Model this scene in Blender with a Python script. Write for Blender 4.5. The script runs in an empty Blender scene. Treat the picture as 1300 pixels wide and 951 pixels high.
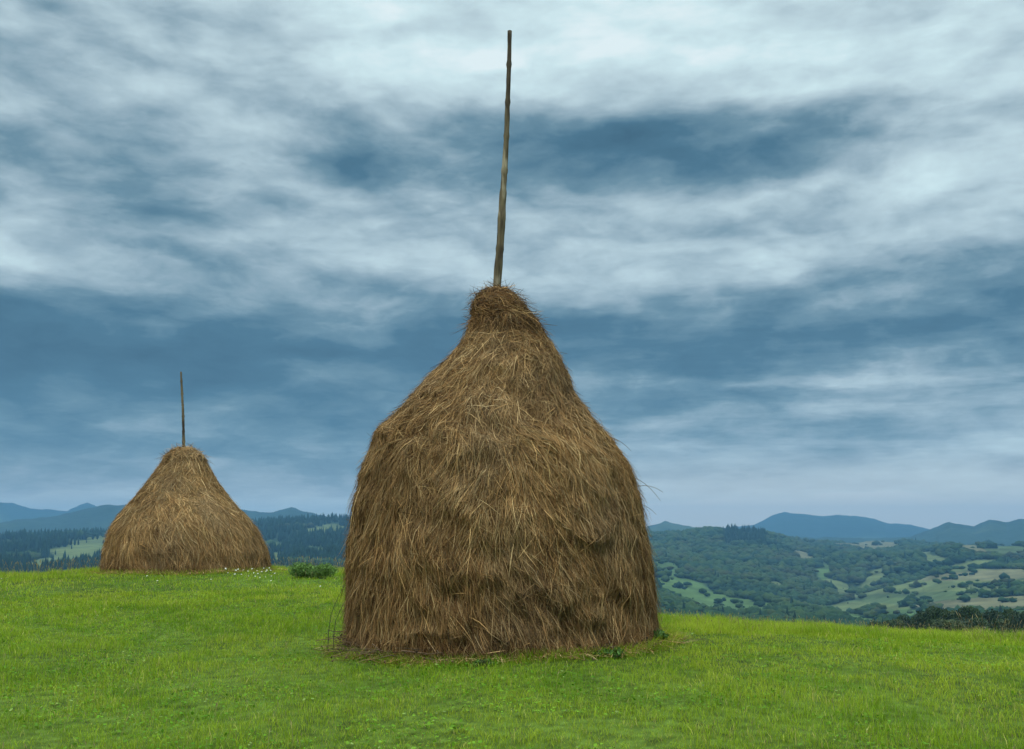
import bpy, math
import numpy as np
rng = np.random.default_rng(7)
C = bpy.context.scene.collection
scene = bpy.context.scene
rad = math.radians

# ------------------------------------------------------------------ camera maths
F = 1300.0; HOR = 690.0; CX, CY = 650.0, 475.5
EYE = 1.04
PITCH = math.atan((HOR - CY) / F)
cp, sp = math.cos(PITCH), math.sin(PITCH)
def at(px, py, Y):
    u = (np.asarray(px, float) - CX) / F; v = (CY - np.asarray(py, float)) / F
    dx, dy, dz = u, cp - v * sp, sp + v * cp
    k = Y / dy
    return np.stack([dx * k, dy * k + 0 * dx, EYE + dz * k], -1)
def zpix(py, D):            # height of a point at ground distance D seen at row py (centre column)
    v = (CY - np.asarray(py, float)) / F
    return EYE + D * (sp + v * cp) / (cp - v * sp)
def project(P):
    x, y, z = P[..., 0], P[..., 1], P[..., 2] - EYE
    f = y * cp + z * sp; u = -y * sp + z * cp
    return CX + F * x / f, CY - F * u / f

# ------------------------------------------------------------------ noise
_T = rng.random((64, 64, 64))
def vnoise(x, y, z=0.0):
    x, y, z = np.broadcast_arrays(np.asarray(x, float), np.asarray(y, float), np.asarray(z, float))
    xi, yi, zi = np.floor(x).astype(int), np.floor(y).astype(int), np.floor(z).astype(int)
    fx, fy, fz = x - xi, y - yi, z - zi
    fx, fy, fz = [f * f * f * (f * (f * 6 - 15) + 10) for f in (fx, fy, fz)]
    def g(a, b, c): return _T[(xi + a) & 63, (yi + b) & 63, (zi + c) & 63]
    x00 = g(0,0,0)*(1-fx)+g(1,0,0)*fx; x10 = g(0,1,0)*(1-fx)+g(1,1,0)*fx
    x01 = g(0,0,1)*(1-fx)+g(1,0,1)*fx; x11 = g(0,1,1)*(1-fx)+g(1,1,1)*fx
    return ((x00*(1-fy)+x10*fy)*(1-fz) + (x01*(1-fy)+x11*fy)*fz) * 2 - 1
def fbm(x, y, z=0.0, o=4):
    s = 0; a = 1; t = 0; k = 1
    for i in range(o):
        s = s + a * vnoise(np.asarray(x)*k + 17.3*i, np.asarray(y)*k + 5.1*i, np.asarray(z)*k + 9.7*i); t += a; a *= .5; k *= 2.03
    return s / t
def smooth(a, b, x):
    t = np.clip((x - a) / (b - a), 0, 1); return t * t * (3 - 2 * t)

# ------------------------------------------------------------------ object helpers
def props(o, label=None, cat=None, group=None, kind=None):
    for k, v in (('label', label), ('category', cat), ('group', group), ('kind', kind)):
        if v: o[k] = v
    return o
def link(name, me, parent=None):
    o = bpy.data.objects.new(name, me); C.objects.link(o)
    if parent: o.parent = parent
    return o
def empty(name, loc):
    o = bpy.data.objects.new(name, None); C.objects.link(o); o.location = loc
    o.empty_display_size = .2
    return o
def npmesh(name, V, Fc, mats, col=None, smooth_=False, matidx=None):
    """V (n,3); Fc: array (m,k) or list of such arrays"""
    if not isinstance(Fc, (list, tuple)): Fc = [Fc]
    me = bpy.data.meshes.new(name)
    V = np.ascontiguousarray(V, dtype=np.float32)
    me.vertices.add(len(V)); me.vertices.foreach_set('co', V.ravel())
    li = np.concatenate([f.ravel() for f in Fc]).astype(np.int32)
    tot = np.concatenate([np.full(len(f), f.shape[1]) for f in Fc]).astype(np.int32)
    st = np.concatenate([[0], np.cumsum(tot)[:-1]]).astype(np.int32)
    me.loops.add(len(li)); me.loops.foreach_set('vertex_index', li)
    me.polygons.add(len(tot)); me.polygons.foreach_set('loop_start', st)
    try: me.polygons.foreach_set('loop_total', tot)
    except Exception: pass
    me.polygons.foreach_set('use_smooth', np.full(len(tot), smooth_, dtype=bool))
    if matidx is not None: me.polygons.foreach_set('material_index', np.asarray(matidx, dtype=np.int32))
    for m in (mats if isinstance(mats, (list, tuple)) else [mats]): me.materials.append(m)
    if col is not None:
        a = me.color_attributes.new('tint', 'FLOAT_COLOR', 'POINT')
        c4 = np.ones((len(V), 4), np.float32); c4[:, :3] = col
        a.data.foreach_set('color', c4.ravel())
    me.update(calc_edges=True)
    return me
def merge(parts):
    """list of (V, faces, col)"""
    Vs, Fs, Cs, n = [], {}, [], 0
    for V, f, c in parts:
        Vs.append(V); Cs.append(np.broadcast_to(c, (len(V), 3)))
        for ff in (f if isinstance(f, list) else [f]): Fs.setdefault(ff.shape[1], []).append(ff + n)
        n += len(V)
    return np.concatenate(Vs), [np.concatenate(v) for v in Fs.values()], np.concatenate(Cs)

# ------------------------------------------------------------------ materials
def mat(name):
    m = bpy.data.materials.new(name); m.use_nodes = True
    nt = m.node_tree; b = nt.nodes['Principled BSDF']
    return m, nt, b
def N(nt, t, **kw):
    n = nt.nodes.new(t)
    for k, v in kw.items():
        if hasattr(n, k) and not k.startswith('i_'): setattr(n, k, v)
    return n
def tint_mat(name, rough=.75, spec=.25, noise_scale=None, amp=.25, trans=0, coord_scale=(1,1,1), bump=0, gain=1.0):
    """albedo from the vertex tint, broken up by procedural noise"""
    m, nt, b = mat(name); L = nt.links
    at_ = N(nt, 'ShaderNodeAttribute'); at_.attribute_name = 'tint'
    src = at_.outputs['Color']
    if noise_scale:
        tc = N(nt, 'ShaderNodeTexCoord'); mp = N(nt, 'ShaderNodeMapping'); mp.inputs['Scale'].default_value = coord_scale
        L.new(tc.outputs['Object'], mp.inputs['Vector'])
        nz = N(nt, 'ShaderNodeTexNoise'); nz.inputs['Scale'].default_value = noise_scale; nz.inputs['Detail'].default_value = 6
        L.new(mp.outputs[0], nz.inputs['Vector'])
        mr = N(nt, 'ShaderNodeMapRange'); mr.inputs['From Min'].default_value = .3; mr.inputs['From Max'].default_value = .7
        mr.inputs['To Min'].default_value = 1 - amp; mr.inputs['To Max'].default_value = 1 + amp
        L.new(nz.outputs['Fac'], mr.inputs['Value'])
        vm = N(nt, 'ShaderNodeVectorMath', operation='SCALE'); L.new(src, vm.inputs[0]); L.new(mr.outputs[0], vm.inputs['Scale'])
        src = vm.outputs[0]
        if bump:
            bp = N(nt, 'ShaderNodeBump'); bp.inputs['Strength'].default_value = bump; bp.inputs['Distance'].default_value = .02
            L.new(nz.outputs['Fac'], bp.inputs['Height']); L.new(bp.outputs[0], b.inputs['Normal'])
    L.new(src, b.inputs['Base Color'])
    b.inputs['Roughness'].default_value = rough; b.inputs['Specular IOR Level'].default_value = spec
    if trans:
        tr = N(nt, 'ShaderNodeBsdfTranslucent'); L.new(src, tr.inputs['Color'])
        mx = N(nt, 'ShaderNodeMixShader'); mx.inputs[0].default_value = trans
        L.new(b.outputs[0], mx.inputs[1]); L.new(tr.outputs[0], mx.inputs[2])
        L.new(mx.outputs[0], nt.nodes['Material Output'].inputs['Surface'])
    return m
M_hay = tint_mat('hay_strands', rough=.75, spec=.1, trans=.10)
M_core = tint_mat('hay_core', rough=.95, spec=.05, noise_scale=14, amp=.5, coord_scale=(6, 6, 1), bump=1)
M_grass = tint_mat('grass_blades', rough=.7, spec=.12, trans=.35)
M_leaf = tint_mat('leaves', rough=.6, spec=.25, trans=.2)
M_soil = tint_mat('meadow_soil', rough=.95, spec=.05, noise_scale=9, amp=.5, bump=1)
M_land = tint_mat('valley_land', rough=.95, spec=.03, noise_scale=.03, amp=.3)
M_wood = tint_mat('forest_canopy', rough=.9, spec=.05, noise_scale=.4, amp=.3)
M_pole = tint_mat('weathered_pole', rough=.85, spec=.15, noise_scale=30, amp=.5, coord_scale=(1, 1, .12), bump=.7)
M_twig = tint_mat('dry_stalk', rough=.85, spec=.1)
M_wall = tint_mat('lime_wall', rough=.9, spec=.1, noise_scale=2, amp=.08)
M_petal = tint_mat('petal', rough=.6, spec=.2, trans=.2)

# ------------------------------------------------------------------ terrain
ctrl = np.array([
 (0,0,-.50),(-4,0,-.55),(4,0,-.5),(0,-15,-1.2),(-15,-10,-1.2),(15,-10,-1.2),
 (-3,6,-.27),(3,6,-.24),(-6,9,-.12),(6,9,-.10),
 (-1.8,11.2,-.07),(1.7,11.2,.07),(0,9.4,-.02),(0,13,.12),
 (-5,15,.22),(-6.7,19.2,.48),(-6.7,22,.50),(-11,22,.36),(-4,23.5,.42),(-20,18,.3),(-14,12,.0),
 (2.2,14.2,-.02),(5,14,-.13),(9,14,-.22),(14,14,-.35),(6,18,-.3),(0,19,.3)], float)
def tps_fit(P):
    n = len(P); d = np.linalg.norm(P[:, None, :2] - P[None, :, :2], axis=2)
    K = np.where(d > 0, d * d * np.log(d + 1e-12), 0) + np.eye(n) * .5
    A = np.zeros((n + 3, n + 3)); A[:n, :n] = K; A[:n, n] = 1; A[:n, n+1:] = P[:, :2]; A[n:, :n] = A[:n, n:].T
    return np.linalg.solve(A, np.concatenate([P[:, 2], np.zeros(3)]))
_w = tps_fit(ctrl)
def near_z(x, y):
    s = _w[len(ctrl)] + _w[len(ctrl)+1] * x + _w[len(ctrl)+2] * y
    for (a, b, _), w in zip(ctrl, _w):
        d2 = (x - a)**2 + (y - b)**2 + 1e-9
        s = s + w * d2 * .5 * np.log(d2)
    s = np.clip(s, -3, .8)
    px = pxof(x, y); D = np.hypot(x, y)
    R = 14.3 + (24.5 - 14.3) * (1 - smooth(430, 850, px))
    e = np.maximum(0, D - R)
    s = s - np.where(e < 8, .018 * e * e, .018 * 64 + .288 * (e - 8))
    s = s + .035 * fbm(x * .7, y * .7, 3.1) + .012 * fbm(x * 4, y * 4, 8.2, 3)
    return s
def pxof(x, y):
    a = np.arctan2(x, np.maximum(y, 1e-9))
    a = np.clip(a, -1.0, 1.0)
    return np.clip(CX + F * np.tan(a) , -400, 1700)

cols = np.array([-400, 0, 130, 340, 400, 440, 640, 840, 900, 960, 1020, 1080, 1140, 1200, 1300, 1700], float)
Dk = np.array([1100, 1400, 1800, 2300, 2800, 3400, 4200, 5000], float)
tab = np.array([
 [760,742,725,708,695,688,692,700],
 [760,742,724,708,696,688,690,690],
 [760,740,722,704,690,684,688,690],
 [760,738,720,702,683,670,680,688],
 [755,736,716,699,680,667,680,690],
 [755,736,716,697,678,667,680,690],
 [770,750,725,705,688,678,688,696],
 [782,762,738,714,698,684,690,700],
 [784,768,747,722,702,679,688,700],
 [785,774,752,727,704,679,686,698],
 [786,777,765,740,714,697,689,698],
 [786,779,768,744,710,699,690,698],
 [784,771,756,730,707,700,690,696],
 [781,762,740,714,696,700,695,692],
 [780,757,733,710,694,700,695,692],
 [780,757,733,710,694,700,695,692]], float)
c6 = np.array([(-400,668),(0,666),(70,661),(105,652),(130,646),(200,640),(260,642),(312,648),(340,652),(372,645),(400,651),(430,661),(500,668),(640,672),
 (800,672),(825,667),(842,662),(862,667),(885,671),(950,682),(1100,684),(1150,682),(1180,671),(1200,664),(1215,667),(1230,670),(1250,662),(1270,666),(1300,660),(1400,652),(1700,660)], float)
c12 = np.array([(-400,650),(0,643),(20,645),(40,649),(90,652),(105,645),(115,643),(140,650),(200,655),(300,660),(430,668),(800,674),(900,674),(955,667),(975,656),(992,652),
 (1040,656),(1060,655),(1095,658),(1125,666),(1150,668),(1175,674),(1250,678),(1300,678),(1700,660)], float)
KD = np.concatenate([[25, 60, 150, 250, 400, 800], Dk, [6000, 7600, 9600, 10600]])
def far_z(x, y):
    px = pxof(x, y); D = np.hypot(x, y)
    right = smooth(1040, 1130, px)
    K = []
    K += [np.full_like(px, -1.0), np.full_like(px, -10.0), -28 + 11 * right, -42 + 19.5 * right, -62 + 8 * right, np.full_like(px, -80.)]
    for j, d in enumerate(Dk): K.append(zpix(np.interp(px, cols, tab[:, j]), d))
    K.append(zpix(np.interp(px, c6[:, 0], c6[:, 1]), 6000.))
    K.append(zpix(700, 7600.) + 0 * px)
    K.append(zpix(np.interp(px, c12[:, 0], c12[:, 1]), 9600.))
    K.append(60. + 0 * px)
    K = np.array(K)
    ld = np.log(np.clip(D, 25, 10600)); lk = np.log(KD)
    i = np.clip(np.searchsorted(lk, ld) - 1, 0, len(lk) - 2)
    t = (ld - lk[i]) / (lk[i + 1] - lk[i])
    take = lambda q: np.take_along_axis(K, np.clip(q, 0, len(lk) - 1)[None, ...], 0)[0]
    p0, p1, p2, p3 = take(i - 1), take(i), take(i + 1), take(i + 2)
    # monotone-ish cubic
    m1 = .5 * (p2 - p0); m2 = .5 * (p3 - p1)
    flat1 = (p1 - p0) * (p2 - p1) <= 0; flat2 = (p2 - p1) * (p3 - p2) <= 0
    m1 = np.where(flat1, 0, m1); m2 = np.where(flat2, 0, m2)
    h = (2*t**3-3*t**2+1)*p1 + (t**3-2*t**2+t)*m1 + (-2*t**3+3*t**2)*p2 + (t**3-t**2)*m2
    hills = smooth(700, 1200, D) * (1 - smooth(4200, 5200, D))
    n1 = fbm(x / 420 + 3.3, y / 420 + 1.2, 2.2, 4)
    h = h + hills * (15 * n1 + 6 * (1 - 2 * np.abs(vnoise(x / 260, y / 260, 7.)))) * np.clip(D / 2000, .7, 1.3)
    mt = smooth(4800, 5600, D)
    gul = np.abs(fbm(x / 900, y / 900, 4.4, 4))
    h = h - mt * gul * 120 * (1 - .75 * np.exp(-((D - 6000) / 300)**2) - .75 * np.exp(-((D - 9600) / 400)**2)) \
          + mt * (14 * fbm(x / 160, y / 160, 1.4, 3) + 5 * vnoise(x / 40, y / 40, 3.))
    return h
def ground_z(x, y):
    D = np.hypot(x, y); w = smooth(32, 60, D)
    n = near_z(x, y)
    return n * (1 - w) + far_z(x, y) * w

# angular columns: fine in the view, coarse behind
fa = np.arctan((np.arange(-250, 1551, 2.0) - CX) / F)
ba = np.linspace(fa[-1], fa[0] + 2 * math.pi, 140)[1:-1]
AZ = np.concatenate([fa, ba])
def polar(Dl, colour, name, mat_, closed=True, center=False):
    A, Dm = np.meshgrid(AZ, Dl)
    x = Dm * np.sin(A); y = Dm * np.cos(A); z = ground_z(x, y)
    V = np.stack([x, y, z], -1).reshape(-1, 3); n = len(AZ); r = len(Dl)
    i, j = np.meshgrid(np.arange(r - 1), np.arange(n), indexing='ij'); j2 = (j + 1) % n
    Fq = np.stack([i*n+j, i*n+j2, (i+1)*n+j2, (i+1)*n+j], -1).reshape(-1, 4)[:, ::-1]
    Fs = [Fq]
    if center:
        V = np.concatenate([V, [[0, 0, float(ground_z(np.array([0.]), np.array([0.01]))[0])]]])
        jj = np.arange(n); Fs.append(np.stack([np.full(n, len(V) - 1), (jj + 1) % n, jj], -1))
    me = npmesh(name, V, Fs, mat_, colour(V), True)
    o = link(name, me); o['kind'] = 'structure'; return o, V

def meadow_col(V):
    n = fbm(V[:, 0] * .5, V[:, 1] * .5, 1.)[:, None]
    return np.clip(np.array([.055, .085, .012]) * (1 + .5 * n), 0, 1)
D1 = np.concatenate([np.linspace(.5, 8, 14), np.linspace(8.2, 30, 130), np.linspace(30.5, 60, 24)])
polar(D1, meadow_col, 'meadow', M_soil, center=True)

# clearings (fields) seen on the slopes: px, py, half-width, half-height, tilt(px per px), colour
G1 = (.055, .090, .028); G2 = (.078, .095, .034); TAN = (.105, .098, .050); G3 = (.052, .072, .027)
fields = [
 (866,752,50,20,.30,G1), (905,766,52,11,.15,G1), (948,772,30,9,.0,G1), (845,722,20,14,.1,G1), (1022,708,14,8,.4,TAN), (1046,726,9,22,-.5,G1),
 (1060,744,28,8,.5,G2), (1070,752,14,6,.3,G2), (1102,690,48,9,.05,TAN), (1180,708,20,7,.2,G2), (1060,682,30,5,.05,TAN),
 (1250,732,80,7,-.06,TAN), (1210,745,110,11,-.05,G2), (1180,757,120,10,-.08,G3), (1250,768,100,11,-.02,TAN), (1240,718,40,5,-.1,G2),
 (1100,770,60,8,0.,G2), (1085,785,30,9,.3,G1), (1150,780,60,8,0,G1), (1280,700,30,8,.0,G3), (1235,698,18,5,.2,TAN), (1110,735,14,9,-.7,G2),
 (100,702,42,16,-.25,G2), (60,716,45,8,-.2,G2), (15,690,16,4,0,G3), (420,671,26,7,0,G2), (355,712,16,9,0,G2), (350,692,12,4,.2,G3), (400,700,14,5,.2,G3), (985,742,9,5,.2,G2)]
def field_mask(P):
    px, py = project(P)
    w = fbm(P[:, 0] / 110, P[:, 1] / 110, 5., 3); w2 = fbm(P[:, 0] / 28, P[:, 1] / 28, 7., 2)
    best = np.full(len(P), -9.); col = np.tile(np.array([.04, .06, .028]), (len(P), 1))
    for a, b, hw, hh, t, c in fields:
        u = (px - a) / hw; v = (py - b - t * (px - a)) / hh
        f = 1 - np.sqrt(u*u + v*v) + .6 * w + .25 * w2
        k = f > best; best = np.where(k, f, best); col[k] = c
    return best, col
def hill_col(V):
    best, col = field_mask(V)
    D = np.hypot(V[:, 0], V[:, 1])
    inside = smooth(-.05, .1, best)[:, None]
    strips = (np.floor(V[:, 0] / 55 + V[:, 1] / 210 + .6 * vnoise(V[:,0]/120, V[:,1]/120)) % 5) / 5 - .4
    base = np.array([.018, .032, .014])
    c = base * (1 - inside) + col * inside * (1 + .35 * strips[:, None] + .3 * fbm(V[:, 0] / 60, V[:, 1] / 60, 2.)[:, None])
    nearg = (1 - smooth(500, 900, D))[:, None]
    c = c * (1 - nearg) + np.array([.07, .12, .03]) * nearg
    return np.clip(c, 0.005, 1)
D2 = np.concatenate([np.geomspace(60, 1000, 40), np.geomspace(1012, 4800, 230)])
polar(D2, hill_col, 'hills', M_land)
def mt_col(V):
    n = fbm(V[:, 0] / 700, V[:, 1] / 700, 2., 4)[:, None]
    return np.clip(np.array([.020, .034, .020]) * (1 + .5 * n) + smooth(.25, .45, n) * np.array([.02, .022, .01]), .01, 1)
polar(np.concatenate([np.geomspace(4800, 6600, 46), np.geomspace(6680, 10550, 80)]), mt_col, 'mountains', M_land)

# ------------------------------------------------------------------ generic geometry
def ico(sub):
    import bmesh
    bm = bmesh.new(); bmesh.ops.create_icosphere(bm, subdivisions=sub, radius=1)
    V = np.array([v.co[:] for v in bm.verts]); Fc = np.array([[v.index for v in f.verts] for f in bm.faces]); bm.free()
    return V, Fc
ICO1, ICO2, ICO3 = ico(1), ico(2), ico(3)
def blobs(centres, sizes, var, cols_, conifer=False, seed=0):
    """lumpy crowns: centres (n,3) base points, sizes (n,3)"""
    V0, F0 = var; out = []
    r = np.random.default_rng(seed); n = len(centres); nv = len(V0)
    K = 8; variants = []
    for k in range(K):
        if conifer:
            t = (V0[:, 2] + 1) / 2
            rr = (1 - t) ** .8 * (1 + .3 * fbm(V0[:, 0]*2.5, V0[:, 1]*2.5, t*7 + k, 2))
            nrm = np.hypot(V0[:, 0], V0[:, 1]) + 1e-6
            W = np.stack([V0[:, 0]/nrm*rr*np.minimum(nrm*2,1), V0[:, 1]/nrm*rr*np.minimum(nrm*2,1), V0[:, 2]], 1)
        else:
            d = 1 + .75 * fbm(V0[:, 0]*1.9 + 11*k, V0[:, 1]*1.9, V0[:, 2]*1.9 + k, 3)
            W = V0 * d[:, None]; W[:, 2] = np.where(W[:, 2] < 0, W[:, 2] * .8, W[:, 2])
        variants.append(W)
    variants = np.array(variants)
    sel = r.integers(0, K, n); a = r.random(n) * 6.283
    W = variants[sel]; ca, sa = np.cos(a)[:, None], np.sin(a)[:, None]
    X = W[..., 0]*ca - W[..., 1]*sa; Y = W[..., 0]*sa + W[..., 1]*ca
    P = np.stack([X*sizes[:, 0:1], Y*sizes[:, 1:2], (W[..., 2] + .8)*sizes[:, 2:3]], -1) + centres[:, None, :]
    Fc = (F0[None] + (np.arange(n) * nv)[:, None, None]).reshape(-1, 3)
    cc = np.repeat(cols_, nv, 0)
    return P.reshape(-1, 3), Fc, cc
def unit(v): return v / (np.linalg.norm(v, axis=-1, keepdims=True) + 1e-12)
def tube(path, radii, seg=8, twist=None):
    path = np.asarray(path, float); radii = np.broadcast_to(np.asarray(radii, float), (len(path),))
    t = unit(np.gradient(path, axis=0)); up = np.array([1., .13, 0]) if abs(t[0, 2]) > .6 else np.array([0, 0, 1.])
    b = unit(np.cross(t, up)); n = np.cross(b, t)
    a = np.arange(seg) / seg * 2 * math.pi
    V = path[:, None] + (b[:, None] * np.cos(a)[None, :, None] + n[:, None] * np.sin(a)[None, :, None]) * radii[:, None, None]
    k = len(path); i, j = np.meshgrid(np.arange(k - 1), np.arange(seg), indexing='ij'); j2 = (j + 1) % seg
    Fq = np.stack([i*seg+j, i*seg+j2, (i+1)*seg+j2, (i+1)*seg+j], -1).reshape(-1, 4)
    V = V.reshape(-1, 3); n0 = len(V)
    V = np.concatenate([V, path[:1], path[-1:]]); jj = np.arange(seg)
    caps = np.concatenate([np.stack([np.full(seg, n0), (jj+1) % seg, jj], -1), np.stack([np.full(seg, n0+1), (k-1)*seg+jj, (k-1)*seg+(jj+1) % seg], -1)])
    return V, [Fq, caps]
def ribbons(P, W, width):
    """P (n,S+1,3) centre lines, W (n,S+1,3) side vectors, width (n,S+1)"""
    n, s, _ = P.shape
    A = P - W * width[..., None] / 2; B = P + W * width[..., None] / 2
    V = np.stack([A, B], 2).reshape(-1, 3)
    base = (np.arange(n) * s * 2)[:, None] + (np.arange(s - 1) * 2)[None]
    Fq = np.stack([base, base + 1, base + 3, base + 2], -1).reshape(-1, 4)
    return V, Fq
def leafcloud(c, rad3, n, size, r, shell=.55):
    """leaf-sized faces through an ellipsoid"""
    d = unit(r.normal(size=(n, 3))); q = (shell + (1 - shell) * r.random(n)) ** .7
    q = q * (1 + .25 * fbm(d[:, 0]*2.2 + c[0], d[:, 1]*2.2 + c[1], d[:, 2]*2.2 + c[2], 2))
    P = np.asarray(c) + d * q[:, None] * np.asarray(rad3)
    u = unit(r.normal(size=(n, 3))); v = unit(np.cross(u, r.normal(size=(n, 3)) + d)); s = size * (.6 + .8 * r.random(n))[:, None]
    V = np.stack([P - u*s, P + v*s*.55, P + u*s, P - v*s*.55], 1).reshape(-1, 3)
    return V, np.arange(4 * n).reshape(-1, 4)

# ------------------------------------------------------------------ forest on the slopes
def horizon_cull(P, top, slack=2.5):
    """keep points whose top would show above nearer ground"""
    px, py = project(P + np.array([0, 0, 1.]) * top[:, None])
    D = np.hypot(P[:, 0], P[:, 1]); A = np.arctan2(P[:, 0], P[:, 1])
    Ag = np.linspace(-.6, .6, 600); Dg = np.geomspace(20, 4700, 420)
    AA, DD = np.meshgrid(Ag, Dg); X = DD*np.sin(AA); Y = DD*np.cos(AA); Z = ground_z(X, Y)
    _, yy = project(np.stack([X, Y, Z], -1)); run = np.minimum.accumulate(yy, 0)
    ia = np.clip(((A + .6) / 1.2 * 599).astype(int), 0, 599); idd = np.clip(np.searchsorted(Dg, D) - 2, 0, 419)
    return py < run[idd, ia] + slack
def scatter(n, d0, d1, r, a0=-.52, a1=.52):
    D = np.sqrt(r.random(n) * (d1*d1 - d0*d0) + d0*d0); A = a0 + (a1 - a0) * r.random(n)
    x, y = D*np.sin(A), D*np.cos(A); return np.stack([x, y, ground_z(x, y)], -1)
r = np.random.default_rng(5)
parts = []
GREENS = np.array([(.014,.034,.013),(.024,.050,.014),(.036,.062,.016),(.044,.064,.018),(.036,.044,.017),(.010,.024,.012)])
for (n, d0, d1, var, s0) in ((9000, 900, 1500, ICO2, 4.3), (26000, 1500, 2300, ICO1, 4.8), (46000, 2300, 4400, ICO1, 6.0)):
    P = scatter(n, d0, d1, r)
    best, _ = field_mask(P)
    w = fbm(P[:, 0]/150, P[:, 1]/150, 9., 3)
    keep = (best < -.02 + .1*w) | (r.random(len(P)) < .004) | ((np.abs(fbm(P[:,0]/90, P[:,1]/150, 12., 2)) < .02) & (r.random(len(P)) < .5))
    P = P[keep]
    s = s0 * (.55 + .95 * r.random(len(P))**1.6); px = pxof(P[:, 0], P[:, 1])
    k = horizon_cull(P, s * 2.2); P, s = P[k], s[k]; px = px[k]
    D = np.hypot(P[:, 0], P[:, 1])
    con = ((px < 460) & (fbm(P[:, 0]/200, P[:, 1]/200, 3.) > -.25)) | ((D > 3000) & (px > 915) & (px < 968)) | (r.random(len(P)) < .015)
    gi = np.clip((fbm(P[:, 0]/120, P[:, 1]/120, 6.) * 4 + 2.3 + r.normal(size=len(P)) * .6), 0, 5).astype(int)
    cc = GREENS[gi] * .78 * (.85 + .3 * r.random(len(P)))[:, None]
    a = ~con
    parts.append(blobs(P[a], np.stack([s[a]*1.45, s[a]*1.45, s[a]*.92], 1), var, cc[a], False, 3))
    parts.append(blobs(P[con], np.stack([s[con]*.62, s[con]*.62, s[con]*1.7], 1), var, GREENS[5] * (.7 + .6*r.random(con.sum()))[:, None], True, 4))
    print('forest', len(P))
V, Fs, Cc = merge(parts)
o = link('forest', npmesh('forest', V, Fs, M_wood, Cc, True))
props(o, 'dark green woodland covering the distant valley slopes', 'forest', None, 'stuff')

# solitary trees in the fields
r = np.random.default_rng(11)
P = scatter(9000, 950, 2300, r); best, _ = field_mask(P); px, py = project(P)
ok = (best > .1) & (r.random(len(P)) < .5) & horizon_cull(P, np.full(len(P), 6.), 0) & (((px > 842) & (px < 1298)) | (px < 125) & (px > 2) | (px > 348) & (px < 436))
P = P[ok][:48]
tms = []
for k in range(5):
    V, Fc, cc = blobs(np.zeros((1, 3)), np.array([[1, 1, .9]]), ICO2, GREENS[[1, 2, 5, 0, 4][k]][None], False, 30 + k)
    tms.append(npmesh('tree_crown', V, Fc, M_wood, cc, True))
for k, p in enumerate(P):
    o = link('field_tree', tms[k % 5]); s = 1.2 + 2.4 * r.random()**1.8; o.location = p; o.scale = (s*(.9+.7*r.random()), s, s*(.8+.5*r.random())); o.rotation_euler.z = r.random() * 6
    props(o, 'tiny round dark green tree dotted on the pale green valley fields', 'tree', 'lone trees dotted over the valley fields')

# ------------------------------------------------------------------ nearer dark tree belt below the meadow edge (right)
r = np.random.default_rng(21)
def make_tree(h, w, seed, tone):
    q = np.random.default_rng(seed); ps = []
    nb = 9
    for k in range(nb):
        a = q.random()*6.28; e = q.random()
        c = (math.cos(a)*w*.34*(1-e*.55), math.sin(a)*w*.34*(1-e*.55), h*(.34 + .5*e))
        R = w * (.20 + .12 * q.random())
        V, Fq = leafcloud(c, (R, R, R*.85), 620, .24, q)
        hue = tone * (.7 + .6*q.random())
        cl = np.repeat(hue[None] * (.7 + .6*q.random((len(V)//4, 1))), 4, 0)
        ps.append((V, Fq, cl))
    V, Fs, Cc = merge(ps); crown = npmesh('crown', V, Fs, M_leaf, Cc)
    tp = [(0,0,-.6), (.05,0,h*.2), (.1,.05,h*.5), (.05,.1,h*.75)]
    tv = [(*tube(tp, [.2,.16,.1,.04], 8), np.array([.07,.055,.04]))]
    for k in range(5):
        a = q.random()*6.28; z = h*(.25 + .09*k)
        tv.append((*tube([(.06,0,z), (math.cos(a)*w*.2, math.sin(a)*w*.2, z + h*.14), (math.cos(a)*w*.33, math.sin(a)*w*.33, z+h*.22)], [.08,.05,.02], 6), np.array([.07,.055,.04])))
    V, Fs, Cc = merge(tv); trunk = npmesh('trunk', V, Fs, M_twig, Cc, True)
    return crown, trunk
kinds = [make_tree(8, 7.5, 40+k, np.array(t)) for k, t in enumerate([(.024,.045,.014),(.034,.058,.016),(.046,.062,.018),(.020,.038,.015)])]
belt = [(1112,792),(1122,789),(1133,787),(1143,785),(1152,784),(1161,785),(1170,782),(1179,777),(1188,773),(1197,776),(1206,775),(1216,777),(1226,772),(1236,774),
        (1246,778),(1256,775),(1265,779),(1275,776),(1285,778),(1296,777),(1307,776),(1180,788),(1202,786),(1222,785),(1243,786),(1262,787),(1283,786),(1300,787)]
for k, (px, py) in enumerate(belt):
    D = 225 + 45 * r.random() - (28 if k > 20 else 0); p = at(px, py, D); gz = float(ground_z(p[0:1], p[1:2])[0])
    h = max(3.0, p[2] - gz); e = empty('broadleaf_tree', (p[0], p[1], gz)); s = h / 7.6; sw = (6.2 + 3.0 * r.random()) / 7.5
    e.scale = (sw, sw, s); e.rotation_euler.z = r.random() * 6.28
    cr, tr = kinds[k % 4]; link('crown', cr, e); link('trunk', tr, e)
    props(e, 'dark leafy tree crowded in the near belt below the right meadow edge', 'tree', 'dark tree belt below the right meadow edge')

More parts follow.
